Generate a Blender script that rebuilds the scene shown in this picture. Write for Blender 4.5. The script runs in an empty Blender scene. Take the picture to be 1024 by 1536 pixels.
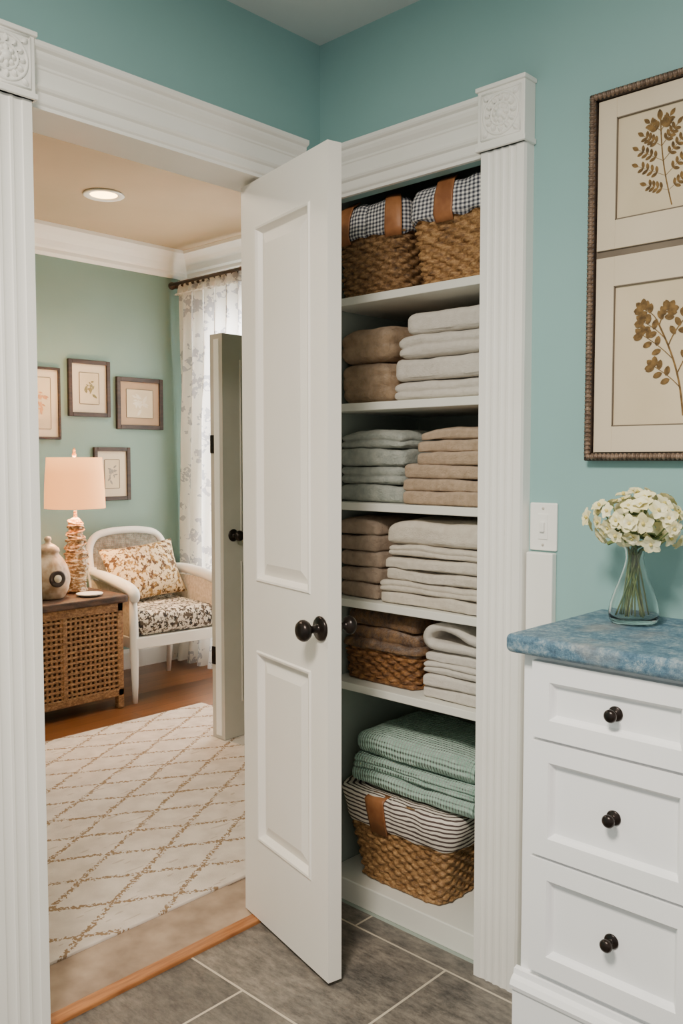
import bpy, bmesh, math, random
from mathutils import Vector, Matrix, noise
random.seed(7)
PI=math.pi
def lin(c):
    o=[]
    for v in c:
        v=v/255.0
        o.append(v/12.92 if v<=0.04045 else ((v+0.055)/1.055)**2.4)
    return (o[0],o[1],o[2],1.0)

# ---------------------------------------------------------------- materials
def newmat(name):
    m=bpy.data.materials.new(name); m.use_nodes=True
    nt=m.node_tree; b=nt.nodes['Principled BSDF']
    return m,nt,b
def math_(nt,op,a,b=None,c=None):
    n=nt.nodes.new('ShaderNodeMath'); n.operation=op
    for i,v in enumerate((a,b,c)):
        if v is None: continue
        if isinstance(v,(int,float)): n.inputs[i].default_value=v
        else: nt.links.new(v,n.inputs[i])
    return n.outputs[0]
def mixc(nt,f,a,b):
    n=nt.nodes.new('ShaderNodeMix'); n.data_type='RGBA'
    if isinstance(f,(int,float)): n.inputs[0].default_value=f
    else: nt.links.new(f,n.inputs[0])
    for i,v in ((6,a),(7,b)):
        if isinstance(v,tuple): n.inputs[i].default_value=v
        else: nt.links.new(v,n.inputs[i])
    return n.outputs[2]
def ramp(nt,f,stops):
    n=nt.nodes.new('ShaderNodeValToRGB'); cr=n.color_ramp
    while len(cr.elements)<len(stops): cr.elements.new(0.5)
    for e,(p,c) in zip(cr.elements,stops):
        e.position=p; e.color=c
    nt.links.new(f,n.inputs[0]); return n.outputs[0]
def coords(nt,scale=(1,1,1),kind='Object',loc=(0,0,0)):
    tc=nt.nodes.new('ShaderNodeTexCoord'); mp=nt.nodes.new('ShaderNodeMapping')
    mp.inputs['Scale'].default_value=scale; mp.inputs['Location'].default_value=loc
    nt.links.new(tc.outputs[kind],mp.inputs[0]); return mp.outputs[0]
def noisef(nt,co,scale,detail=3,rough=.5):
    n=nt.nodes.new('ShaderNodeTexNoise'); n.inputs['Scale'].default_value=scale
    n.inputs['Detail'].default_value=detail; n.inputs['Roughness'].default_value=rough
    nt.links.new(co,n.inputs['Vector']); return n.outputs['Fac']
def bump(nt,b,h,strength=.3,dist=.002):
    n=nt.nodes.new('ShaderNodeBump'); n.inputs['Strength'].default_value=strength
    n.inputs['Distance'].default_value=dist
    nt.links.new(h,n.inputs['Height']); nt.links.new(n.outputs[0],b.inputs['Normal'])
def mat(name,c1,c2=None,rough=.6,ns=6,bs=None,bst=.3,bd=.002,metal=0,scale=(1,1,1),sheen=0,detail=3,lo=.35,hi=.65,spec=.5,coat=0):
    m,nt,b=newmat(name); b.inputs['Roughness'].default_value=rough; b.inputs['Metallic'].default_value=metal
    b.inputs['Specular IOR Level'].default_value=spec; b.inputs['Coat Weight'].default_value=coat
    if sheen: b.inputs['Sheen Weight'].default_value=sheen
    co=coords(nt,scale)
    if c2 is None: c2=tuple(max(0,v*0.95) for v in c1)
    f=noisef(nt,co,ns,detail)
    nt.links.new(ramp(nt,f,[(lo,lin(c1)),(hi,lin(c2))]),b.inputs['Base Color'])
    if bs: bump(nt,b,noisef(nt,co,bs,4),bst,bd)
    return m

TEAL=mat('teal_paint',(143,183,181),(138,178,176),.5,ns=2,bs=300,bst=.06,bd=.001)
TEAL2=mat('teal_paint_bedroom',(130,157,147),(124,151,141),.6,ns=2,bs=300,bst=.08,bd=.001)
WHITE=mat('white_trim_paint',(248,246,240),(244,242,235),.38,ns=5,bs=120,bst=.05,bd=.001)
DOORW=mat('door_white_paint',(249,243,234),(246,240,230),.35,ns=4,bs=90,bst=.05,bd=.001)
CABW=mat('cabinet_white_paint',(246,246,247),(242,243,244),.35,ns=4,bs=90,bst=.05,bd=.001)
CLOS=mat('closet_paint',(160,172,162),(154,166,156),.6,ns=3,bs=200,bst=.08,bd=.001)
SHELF=mat('shelf_paint',(240,240,230),(235,235,225),.45,ns=5)
CEIL=mat('ceiling_paint',(212,218,217),(208,214,213),.8,ns=3)
CEIL2=mat('bedroom_ceiling_paint',(186,168,140),(181,163,135),.8,ns=3)
GREIGE=mat('greige_paint',(200,193,180),(192,185,172),.5,ns=5)
BRONZE=mat('oil_rubbed_bronze',(30,25,23),(46,36,31),.28,ns=40,metal=.6)
DARKWOOD=mat('dark_wood',(62,44,33),(38,27,22),.5,ns=12,scale=(1,1,6),bs=60,bst=.3)
RUSTIC=mat('rustic_top',(88,62,46),(50,36,28),.6,ns=14,scale=(4,1,4),bs=60,bst=.6,bd=.004)
LEATHER=mat('leather',(176,118,74),(138,86,52),.5,ns=18,bs=150,bst=.3)
def towelmat(name,c1,c2,rib=False,fluff=0):
    m=mat(name,c1,c2,.95,ns=60 if not fluff else 45,sheen=.3,spec=.1,lo=.3,hi=.7,detail=4)
    nt=m.node_tree;b=nt.nodes['Principled BSDF'];co=coords(nt)
    if rib:
        tc=nt.nodes.new('ShaderNodeTexCoord'); sp=nt.nodes.new('ShaderNodeSeparateXYZ'); nt.links.new(tc.outputs['Object'],sp.inputs[0])
        w=math_(nt,'MULTIPLY',noisef(nt,co,14,2),3.0)
        sx=math_(nt,'SINE',math_(nt,'ADD',math_(nt,'MULTIPLY',sp.outputs[0],2*PI/.0095),w))
        sy=math_(nt,'SINE',math_(nt,'ADD',math_(nt,'MULTIPLY',math_(nt,'ADD',sp.outputs[1],math_(nt,'MULTIPLY',sp.outputs[2],.8)),2*PI/.013),w))
        h=math_(nt,'ADD',math_(nt,'MULTIPLY',sx,.6),math_(nt,'MULTIPLY',sy,.4))
        bump(nt,b,h,.9,.006)
    else: bump(nt,b,noisef(nt,co,(120 if fluff<2 else 70) if fluff else 220,5,.78),1.0,(.014 if fluff<2 else .03) if fluff else .006)
    return m
T_WHITE=towelmat('towel_white',(250,243,230),(238,230,215))
T_TAN=towelmat('towel_tan',(212,180,144),(176,142,106),fluff=1)
T_TAN2=towelmat('towel_sand',(212,184,152),(184,156,124))
T_AQUA=towelmat('towel_aqua',(220,225,212),(184,194,184),fluff=1)
T_MAUVE=towelmat('towel_taupe',(214,188,162),(186,158,132),fluff=1)
T_BROWN=towelmat('towel_brown',(180,132,78),(82,50,25),fluff=2)
T_CREAM=towelmat('towel_cream',(249,239,220),(234,222,202))
T_GREEN=towelmat('towel_green',(188,220,203),(160,200,180),rib=True)

def floormat():
    m,nt,b=newmat('slate_tile'); b.inputs['Roughness'].default_value=.42
    co=coords(nt,(1,1,1),loc=(.105,.07,0))
    br=nt.nodes.new('ShaderNodeTexBrick'); nt.links.new(co,br.inputs['Vector'])
    br.inputs['Scale'].default_value=1; br.inputs['Brick Width'].default_value=.61; br.inputs['Row Height'].default_value=.4
    br.inputs['Mortar Size'].default_value=.0035; br.inputs['Mortar Smooth'].default_value=.2
    br.inputs['Color1'].default_value=lin((126,121,114)); br.inputs['Color2'].default_value=lin((104,101,96))
    br.inputs['Mortar'].default_value=lin((200,190,172))
    f=noisef(nt,co,7,8,.65); f2=noisef(nt,coords(nt,(1,2.6,1)),18,10,.8)
    v=ramp(nt,f,[(.3,(.50,.51,.53,1)),(.7,(1.3,1.24,1.16,1))]); v2=ramp(nt,f2,[(.38,(.45,.45,.47,1)),(.62,(1.3,1.28,1.25,1))])
    mm=nt.nodes.new('ShaderNodeMix'); mm.data_type='RGBA'; mm.blend_type='MULTIPLY'; mm.inputs[0].default_value=1
    nt.links.new(v,mm.inputs[6]); nt.links.new(v2,mm.inputs[7])
    m2=nt.nodes.new('ShaderNodeMix'); m2.data_type='RGBA'; m2.blend_type='MULTIPLY'; m2.inputs[0].default_value=1
    nt.links.new(br.outputs['Color'],m2.inputs[6]); nt.links.new(mm.outputs[2],m2.inputs[7])
    col=mixc(nt,br.outputs['Fac'],m2.outputs[2],lin((198,186,166)))
    nt.links.new(col,b.inputs['Base Color'])
    h=math_(nt,'SUBTRACT',math_(nt,'MULTIPLY',f2,.4),br.outputs['Fac']); bump(nt,b,h,.6,.004)
    return m
SLATE=floormat()
def woodmat():
    m,nt,b=newmat('oak_planks'); b.inputs['Roughness'].default_value=.28
    co=coords(nt); mp=nt.nodes.new('ShaderNodeMapping'); mp.inputs['Rotation'].default_value=(0,0,PI/2); nt.links.new(co,mp.inputs[0])
    br=nt.nodes.new('ShaderNodeTexBrick'); nt.links.new(mp.outputs[0],br.inputs['Vector'])
    br.inputs['Scale'].default_value=1; br.inputs['Brick Width'].default_value=1.3; br.inputs['Row Height'].default_value=.09
    br.inputs['Mortar Size'].default_value=.0015
    br.inputs['Color1'].default_value=lin((136,84,44)); br.inputs['Color2'].default_value=lin((94,54,28)); br.inputs['Mortar'].default_value=lin((44,24,14))
    f=noisef(nt,coords(nt,(14,1,1)),6,5)
    v=ramp(nt,f,[(.3,(.7,.66,.6,1)),(.7,(1.1,1.1,1.1,1))])
    mm=nt.nodes.new('ShaderNodeMix'); mm.data_type='RGBA'; mm.blend_type='MULTIPLY'; mm.inputs[0].default_value=1
    nt.links.new(br.outputs['Color'],mm.inputs[6]); nt.links.new(v,mm.inputs[7]); nt.links.new(mm.outputs[2],b.inputs['Base Color'])
    return m
OAK=woodmat()
STRIP=mat('oak_strip',(176,116,66),(144,88,46),.35,ns=10,scale=(12,1,1))
STONE=mat('threshold_stone',(176,154,132),(136,116,98),.75,ns=9,bs=60,bst=.3,detail=6)
def rugmat():
    m,nt,b=newmat('rug_lattice'); b.inputs['Roughness'].default_value=.95; b.inputs['Specular IOR Level'].default_value=.1
    tc=nt.nodes.new('ShaderNodeTexCoord'); sp=nt.nodes.new('ShaderNodeSeparateXYZ'); nt.links.new(tc.outputs['Object'],sp.inputs[0])
    co=tc.outputs['Object']
    w=math_(nt,'MULTIPLY',math_(nt,'SUBTRACT',noisef(nt,co,75,1),.5),.18)
    w2=math_(nt,'MULTIPLY',math_(nt,'SUBTRACT',noisef(nt,co,7,1),.5),.12)
    X=math_(nt,'DIVIDE',sp.outputs[0],.185); Y=math_(nt,'DIVIDE',sp.outputs[1],.31)
    def line(op,half):
        a=math_(nt,op,Y,X); a=math_(nt,'ADD',math_(nt,'ADD',a,w),w2)
        d=math_(nt,'ABSOLUTE',math_(nt,'SUBTRACT',math_(nt,'FRACT',a),.5))
        return math_(nt,'LESS_THAN',d,half)
    l=math_(nt,'MAXIMUM',line('ADD',.048),line('SUBTRACT',.048))
    br=math_(nt,'GREATER_THAN',noisef(nt,coords(nt,(1,1,1)),130,1),.45)
    l=math_(nt,'MULTIPLY',l,br)
    sp1=math_(nt,'GREATER_THAN',noisef(nt,coords(nt,(1.6,.35,1)),34,1),.70)
    l=math_(nt,'MAXIMUM',l,math_(nt,'MULTIPLY',sp1,.35))
    base=ramp(nt,noisef(nt,co,14,4),[(.35,lin((232,221,210))),(.65,lin((215,203,191)))])
    nt.links.new(mixc(nt,math_(nt,'MULTIPLY',l,.92),base,lin((148,120,88))),b.inputs['Base Color'])
    bump(nt,b,noisef(nt,co,240,4,.7),.8,.004)
    return m
RUG=rugmat()
def uvstripe(name,kind):
    m,nt,b=newmat(name); b.inputs['Roughness'].default_value=.9
    tc=nt.nodes.new('ShaderNodeTexCoord'); sp=nt.nodes.new('ShaderNodeSeparateXYZ'); nt.links.new(tc.outputs['UV'],sp.inputs[0])
    if kind=='gingham':
        def s(o): return math_(nt,'LESS_THAN',math_(nt,'FRACT',math_(nt,'DIVIDE',o,.0105)),.5)
        f=math_(nt,'MULTIPLY',math_(nt,'ADD',s(sp.outputs[0]),s(sp.outputs[1])),.5)
        nt.links.new(ramp(nt,f,[(0,lin((240,236,228))),(.5,lin((150,150,156))),(1,lin((60,62,72)))]),b.inputs['Base Color'])
    else:
        w=math_(nt,'MULTIPLY',noisef(nt,coords(nt),16,2),.016)
        f=math_(nt,'LESS_THAN',math_(nt,'FRACT',math_(nt,'DIVIDE',math_(nt,'ADD',sp.outputs[1],w),.0125)),.42)
        nt.links.new(mixc(nt,f,lin((236,226,212)),lin((84,70,66))),b.inputs['Base Color'])
    bump(nt,b,noisef(nt,coords(nt),200,3),.4,.002)
    return m
GING=uvstripe('gingham_cloth','gingham'); STRIPE=uvstripe('striped_cloth','stripe')
def wickermat(name,c1,c2,c3):
    m,nt,b=newmat(name); b.inputs['Roughness'].default_value=.6
    f=noisef(nt,coords(nt,(1,1,2)),55,4,.75)
    nt.links.new(ramp(nt,f,[(.3,lin(c3)),(.48,lin(c2)),(.68,lin(c1))]),b.inputs['Base Color'])
    bump(nt,b,noisef(nt,coords(nt,(1,1,6)),120,3),.6,.003); return m
WICK=wickermat('wicker',(198,156,104),(144,106,64),(78,54,31))
WICKD=wickermat('wicker_dark',(178,140,96),(120,88,54),(56,38,24))
WICKB=wickermat('wicker_brown',(166,118,68),(112,74,40),(56,34,20))
WICKT=wickermat('wicker_table',(186,142,92),(140,100,60),(92,62,36))
def counter():
    m,nt,b=newmat('blue_stone_counter'); b.inputs['Roughness'].default_value=.45
    co=coords(nt); f=noisef(nt,co,46,9,.85); g=noisef(nt,co,9,3)
    c=ramp(nt,f,[(.36,lin((52,82,106))),(.5,lin((92,128,150))),(.64,lin((168,184,190)))])
    c=mixc(nt,ramp(nt,g,[(.54,(0,0,0,1)),(.70,(.5,.5,.5,1))]),c,lin((160,154,146)))
    nt.links.new(c,b.inputs['Base Color']); bump(nt,b,f,.8,.006); return m
COUNTER=counter()
def printmat(name,bg,fg,fg2,scale,thr):
    m,nt,b=newmat(name); b.inputs['Roughness'].default_value=.9
    co=coords(nt); f=noisef(nt,co,scale,4,.7); g=noisef(nt,co,scale*.6+3,2)
    col=mixc(nt,math_(nt,'GREATER_THAN',g,.5),lin(fg),lin(fg2))
    nt.links.new(mixc(nt,math_(nt,'GREATER_THAN',f,thr),lin(bg),col),b.inputs['Base Color'])
    bump(nt,b,noisef(nt,co,200,3),.3,.002); return m
PILLOW=printmat('floral_pillow',(224,204,166),(88,64,42),(146,112,62),38,.51)
SEATF=printmat('speckled_seat',(222,214,198),(44,40,40),(92,80,68),52,.50)
def curtmat(name,bg,fg,thr,tr=.45):
    m,nt,b=newmat(name); b.inputs['Roughness'].default_value=.9
    co=coords(nt,(1,1,1)); f=noisef(nt,co,13,2,.5); g=noisef(nt,co,38,2)
    k=math_(nt,'MULTIPLY',math_(nt,'GREATER_THAN',f,thr),math_(nt,'GREATER_THAN',g,.45))
    c=mixc(nt,k,lin(bg),lin(fg)); nt.links.new(c,b.inputs['Base Color'])
    t=nt.nodes.new('ShaderNodeBsdfTranslucent'); nt.links.new(c,t.inputs[0])
    mx=nt.nodes.new('ShaderNodeMixShader'); mx.inputs[0].default_value=tr
    nt.links.new(b.outputs[0],mx.inputs[1]); nt.links.new(t.outputs[0],mx.inputs[2])
    nt.links.new(mx.outputs[0],nt.nodes['Material Output'].inputs[0]); return m
CURT=curtmat('printed_curtain',(246,240,230),(194,190,190),.55)
PAPER=mat('mat_board',(220,205,180),(212,197,171),.9,ns=3,bs=200,bst=.1)
PAPER2=mat('print_paper',(218,201,170),(207,190,158),.9,ns=5,bs=200,bst=.1)
BOTAN=mat('botanical_ink',(134,104,60),(82,62,36),.9,ns=70)
FRAMEW=mat('rope_frame',(142,120,102),(92,74,62),.45,ns=60,metal=.3)
DARKLINE=mat('frame_gap',(122,110,94),(108,96,82),.8)
PETAL=mat('petal_cream',(248,242,204),(236,226,168),.7,ns=60)
PCEN=mat('petal_centre',(222,204,120),(202,188,98),.7,ns=60)
LEAF=mat('leaf_green',(124,138,84),(90,108,62),.6,ns=30)
CERAM=mat('tan_ceramic',(222,200,174),(166,132,100),.4,ns=20,bs=50,bst=.4,bd=.004,detail=5)
def glassmat():
    m,nt,b=newmat('clear_glass'); b.inputs['Base Color'].default_value=(.97,.99,.98,1)
    b.inputs['Roughness'].default_value=.02; b.inputs['Transmission Weight'].default_value=1; b.inputs['IOR'].default_value=1.42
    n=noisef(nt,coords(nt),30,1); bump(nt,b,n,.05,.001); return m
GLASS=glassmat()
def lampbase():
    m,nt,b=newmat('wrapped_lamp_base'); b.inputs['Roughness'].default_value=.45
    w=noisef(nt,coords(nt,(1,1,2.2)),34,3,.7)
    nt.links.new(ramp(nt,w,[(.37,lin((100,70,40))),(.5,lin((186,150,98))),(.6,lin((240,230,212)))]),b.inputs['Base Color'])
    bump(nt,b,w,.6,.006); return m
LBASE=lampbase()
def emis(name,c,s,ec=None):
    m,nt,b=newmat(name); b.inputs['Base Color'].default_value=lin(c)
    b.inputs['Emission Color'].default_value=lin(ec or c); b.inputs['Emission Strength'].default_value=s
    b.inputs['Roughness'].default_value=.9
    n=noisef(nt,coords(nt),40,2); bump(nt,b,n,.1,.001)
    return m
SHADE=emis('linen_shade',(246,196,140),1.9,(255,158,84))
BULB=emis('downlight_bulb',(255,226,180),14,(255,200,120))

# ---------------------------------------------------------------- mesh helpers
def mkobj(name,verts,faces,m,smooth=True,uvs=None):
    me=bpy.data.meshes.new(name); me.from_pydata([tuple(v) for v in verts],[],faces)
    me.validate(); bm=bmesh.new(); bm.from_mesh(me); bmesh.ops.recalc_face_normals(bm,faces=bm.faces); bm.to_mesh(me); bm.free()
    if uvs:
        ul=me.uv_layers.new(name='UVMap')
        for lp in me.loops: ul.data[lp.index].uv=uvs[lp.vertex_index]
    ob=bpy.data.objects.new(name,me); bpy.context.scene.collection.objects.link(ob)
    me.materials.append(m)
    for p in me.polygons: p.use_smooth=smooth
    return ob
def bmobj(name,bm,m,smooth=False,M=None):
    if M is not None: bmesh.ops.transform(bm,matrix=M,verts=bm.verts)
    me=bpy.data.meshes.new(name); bm.to_mesh(me); bm.free()
    ob=bpy.data.objects.new(name,me); bpy.context.scene.collection.objects.link(ob); me.materials.append(m)
    for p in me.polygons: p.use_smooth=smooth
    return ob
def addbox(bm,x0,x1,y0,y1,z0,z1,bev=0,seg=2):
    r=bmesh.ops.create_cube(bm,size=1); vs=r['verts']
    for v in vs:
        v.co=Vector((x0+(v.co.x+.5)*(x1-x0), y0+(v.co.y+.5)*(y1-y0), z0+(v.co.z+.5)*(z1-z0)))
    if bev>0:
        es=set(e for v in vs for e in v.link_edges)
        bmesh.ops.bevel(bm,geom=list(es),offset=bev,segments=seg,affect='EDGES',profile=.5)
def box(name,x0,x1,y0,y1,z0,z1,m,bev=0,M=None,seg=2):
    bm=bmesh.new(); addbox(bm,x0,x1,y0,y1,z0,z1,bev,seg); return bmobj(name,bm,m,False,M)
def boxes(name,lst,m,bev=0,M=None):
    bm=bmesh.new()
    for b in lst: addbox(bm,*b,bev)
    return bmobj(name,bm,m,False,M)
def prism(name,prof,axis,a,b,m,smooth=False):
    n=len(prof); vs=[]
    for t in (a,b):
        for (u,v) in prof:
            vs.append({'Z':(u,v,t),'X':(t,u,v),'Y':(u,t,v)}[axis])
    fs=[[i,(i+1)%n,n+(i+1)%n,n+i] for i in range(n)]+[list(range(n)),list(range(n,2*n))]
    return mkobj(name,vs,fs,m,smooth)
def lathe(name,prof,c,m,seg=40,M=None,cap=True):
    vs=[];fs=[]
    for (r,z) in prof:
        for i in range(seg):
            a=2*PI*i/seg; vs.append(Vector((c[0]+r*math.cos(a),c[1]+r*math.sin(a),c[2]+z)))
    k=len(prof)
    for j in range(k-1):
        for i in range(seg):
            fs.append([j*seg+i,j*seg+(i+1)%seg,(j+1)*seg+(i+1)%seg,(j+1)*seg+i])
    if cap:
        fs.append(list(range(seg))); fs.append(list(range((k-1)*seg,k*seg)))
    if M is not None: vs=[M@v for v in vs]
    return mkobj(name,vs,fs,m)
def tube(name,pts,rad,m,seg=10,closed=False):
    pts=[Vector(p) for p in pts]; n=len(pts)
    if not isinstance(rad,(list,tuple)): rad=[rad]*n
    vs=[];fs=[]; up=None
    for i in range(n):
        if closed: t=(pts[(i+1)%n]-pts[i-1])
        else: t=pts[min(i+1,n-1)]-pts[max(i-1,0)]
        t.normalize()
        if up is None:
            up=Vector((0,0,1)) if abs(t.z)<.9 else Vector((1,0,0))
        s=t.cross(up); 
        if s.length<1e-4: s=t.cross(Vector((0,1,0)))
        s.normalize(); up=s.cross(t).normalized()
        for k in range(seg):
            a=2*PI*k/seg; vs.append(pts[i]+(s*math.cos(a)+up*math.sin(a))*rad[i])
    for i in range(n if closed else n-1):
        j=(i+1)%n
        for k in range(seg):
            fs.append([i*seg+k,i*seg+(k+1)%seg,j*seg+(k+1)%seg,j*seg+k])
    if not closed:
        fs.append(list(range(seg))); fs.append(list(range((n-1)*seg,n*seg)))
    return mkobj(name,vs,fs,m)
def smoothpts(pts,n=8):
    P=[Vector(p) for p in pts]; P=[P[0]]+P+[P[-1]]; out=[]
    for i in range(1,len(P)-2):
        for k in range(n):
            t=k/n; a,b,c,d=P[i-1],P[i],P[i+1],P[i+2]
            out.append(.5*((2*b)+(-a+c)*t+(2*a-5*b+4*c-d)*t*t+(-a+3*b-3*c+d)*t**3))
    out.append(P[-2]); return out
def group(name,parts,loc=None):
    if loc is None:
        mn=Vector((1e9,)*3); mx=Vector((-1e9,)*3)
        for p in parts:
            for v in p.bound_box:
                for i in range(3): mn[i]=min(mn[i],v[i]); mx[i]=max(mx[i],v[i])
        loc=Vector(((mn.x+mx.x)/2,(mn.y+mx.y)/2,mn.z))
    e=bpy.data.objects.new(name,None); e.empty_display_size=.1; e.location=loc
    bpy.context.scene.collection.objects.link(e)
    for p in parts:
        p.parent=e; p.matrix_parent_inverse=Matrix.Translation(-Vector(loc))
    return e
def softblock(name,x0,x1,y0,y1,z0,z1,m,layers=1,seed=0,amp=.004,crease=.008,r=None,cuts=27,M=None,rfac=.75,sag=0):
    bm=bmesh.new(); bmesh.ops.create_cube(bm,size=2)
    bmesh.ops.subdivide_edges(bm,edges=bm.edges[:],cuts=cuts,use_grid_fill=True)
    h=Vector(((x1-x0)/2,(y1-y0)/2,(z1-z0)/2)); c=Vector(((x0+x1)/2,(y0+y1)/2,(z0+z1)/2))
    if r is None: r=min(h)*rfac
    r=min(r,min(h)*.98); o=Vector((seed*3.7,seed*1.3,seed*7.1))
    for v in bm.verts:
        p=Vector([math.sin(a*PI/2) for a in v.co]); q=Vector((p.x*h.x,p.y*h.y,p.z*h.z))
        inn=Vector([max(-(h[i]-r),min(h[i]-r,q[i])) for i in range(3)]); d=q-inn
        if d.length>1e-6: q=inn+d.normalized()*r
        z01=(q.z+h.z)/(2*h.z)
        s=abs(math.sin(PI*layers*z01)); ins=crease*(1-s**.45) if layers>1 else 0
        ex=abs(q.x)/h.x; ey=abs(q.y)/h.y
        if ex>.9: q.x-=math.copysign(ins,q.x)
        if ey>.85: q.y-=math.copysign(ins,q.y)
        nv=noise.noise_vector((q+c)*9+o)*amp+noise.noise_vector((q+c)*26+o)*amp*.4
        if q.z<-h.z*.7: nv.z=abs(nv.z)*.2
        q+=nv
        if sag: q.z-=sag*z01*max(0,(ex**3+ey**3))*.6
        v.co=q+c
    ob=bmobj(name,bm,m,True,M); return ob
def fold_stack(name,x0,x1,y0,y1,z0,heights,m,layers=2,seed=0,jit=.006,left=None,amp=.004,crease=.007,extra=None,rfac=.6,rot=.02):
    parts=[];z=z0; rnd=random.Random(seed)
    for i,hh in enumerate(heights):
        dl=rnd.uniform(0,jit); L=x0+(left[i] if left else dl)
        lay=layers[i] if isinstance(layers,(list,tuple)) else layers
        ya=y0+rnd.uniform(0,jit*1.5); cx,cy=(L+x1)/2,(ya+y1)/2
        M=Matrix.Translation((cx,cy,0))@Matrix.Rotation(rnd.uniform(-rot,rot)*(.15/max(.1,(x1-L))),4,'Z')@Matrix.Translation((-cx,-cy,0))
        top=i==len(heights)-1
        parts.append(softblock('folded_towel_%d'%(i+1),L,x1-rnd.uniform(0,jit),ya,y1,z,z+hh,m,lay,seed*10+i,amp,crease,M=M,rfac=rfac,sag=.014 if top else .003))
        z+=hh*.985
    if extra: parts+=extra
    return group(name,parts)

# ---------------------------------------------------------------- room shell
H=2.42; HB=2.55
YJ=-.171
boxes('wall_left',[(-.12,0,-3.2,-.885,0,2.6),(-.12,0,-.885,YJ,2.02,2.6),(-.12,0,YJ,1.76,0,2.6)],TEAL)
boxes('wall_right',[(0,.565,0,.03,1.985,2.6),(.565,3.4,0,.10,0,2.6)],TEAL)
box('floor',-.0,3.4,-3.2,.0,-.05,0,SLATE)
box('ceiling',0,3.4,-3.2,0,H,H+.05,CEIL)
box('wall_closet_left',0.0005,.006,.006,.47,0,2.3,CLOS)
box('wall_closet_right',.567,.63,.10,.47,0,2.3,CLOS)
box('wall_closet_back',.006,.567,.44,.47,0,2.3,CLOS)
box('ceiling_closet',.006,.565,.03,.44,2.2,2.3,CLOS)
box('floor_closet',0.006,.565,.0,.44,-.05,0,CLOS)
box('wall_bedroom_back',-2.95,-2.80,-2.2,1.9,0,2.6,TEAL2)
WX0,WX1,WZ0,WZ1=-2.5,-1.6,.25,2.15
boxes('wall_bedroom_right',[(-2.8,WX0,1.64,1.78,0,2.6),(WX0,WX1,1.64,1.78,0,WZ0),(WX0,WX1,1.64,1.78,WZ1,2.6),(WX1,-.12,1.64,1.78,0,2.6)],TEAL2)
box('wall_bedroom_left',-2.8,-.12,-2.2,-2.08,0,2.6,TEAL2)
box('floor_bedroom',-2.8,-.235,-2.08,1.64,-.05,0,OAK)
box('ceiling_bedroom',-2.8,-.12,-2.08,1.64,HB,HB+.05,CEIL2)
boxes('floor_threshold',[(-.235,-.04,-.885,YJ,-.05,.004),(-.235,-.12,-2.08,-.885,-.05,.0),(-.235,-.12,YJ,1.64,-.05,0)],STONE)
box('trim_threshold',-.04,.0,-.885,YJ,-.05,.010,STRIP,.003)
boxes('window_1',[(WX0,WX0+.05,1.66,1.72,WZ0,WZ1),(WX1-.05,WX1,1.66,1.72,WZ0,WZ1),(WX0+.05,WX1-.05,1.66,1.72,WZ0,WZ0+.05),(WX0+.05,WX1-.05,1.66,1.72,WZ1-.05,WZ1),(WX0+.05,WX1-.05,1.68,1.70,1.2,1.23),((WX0+WX1)/2-.01,(WX0+WX1)/2+.01,1.68,1.70,WZ0+.05,WZ1-.05)],WHITE,.004)
def crown_prof(s):
    return [(0,HB),(s*.13,HB),(s*.13,HB-.02),(s*.115,HB-.03),(s*.09,HB-.045),(s*.06,HB-.075),(s*.045,HB-.105),(s*.03,HB-.115),(s*.03,HB-.135),(s*.012,HB-.15),(0,HB-.15)]
prism('trim_crown_back',[(-2.8+u,v) for u,v in crown_prof(1)],'Y',-2.08,1.64,WHITE)
prism('trim_crown_right',[(1.64+u,v) for u,v in crown_prof(-1)],'X',-2.8,-.12,WHITE)
def base_prof(s): return [(0,0),(s*.015,0),(s*.015,.1),(s*.008,.12),(0,.12)]
prism('baseboard_bedroom_back',[(-2.8+u,v) for u,v in base_prof(1)],'Y',-2.08,1.64,WHITE)
prism('baseboard_bedroom_right',[(1.64+u,v) for u,v in base_prof(-1)],'X',-2.785,-.12,WHITE)
prism('baseboard_right',[(0+u,v) for u,v in base_prof(-1)],'X',.70,3.4,WHITE)
prism('baseboard_left',[(0+u,v) for u,v in base_prof(1)],'Y',-3.2,-1.02,WHITE)

def fluted(w,t,nf=4,edge=.020,dep=.13):
    P=[(0,0),(0,t*.8),(.003,t),(edge,t)]
    fw=(w-2*edge)/nf
    for i in range(nf):
        a=edge+i*fw
        for k in range(0,11):
            an=PI*k/10; P.append((a+fw*.11+(fw*.78)*(1-math.cos(an))/2, t-math.sin(an)*fw*dep))
        P.append((a+fw,t))
    P+= [(w-.003,t),(w,t*.8),(w,0)]
    return P
def headprof(h,t):
    return [(0,0),(t*.35,0),(t*.35,h*.06),(t*.5,h*.09),(t*.55,h*.12),(t*.55,h*.26),(t*.75,h*.29),(t*.85,h*.33),(t*.75,h*.37),(t*.6,h*.39),(t*.58,h*.62),(t*.68,h*.64),(t*.68,h*.68),(t*.8,h*.71),(t*.98,h*.76),(t*1.1,h*.82),(t*1.1,h*.87),(t*1.35,h*.90),(t*1.45,h*.93),(t*1.45,h),(0,h)]
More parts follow.
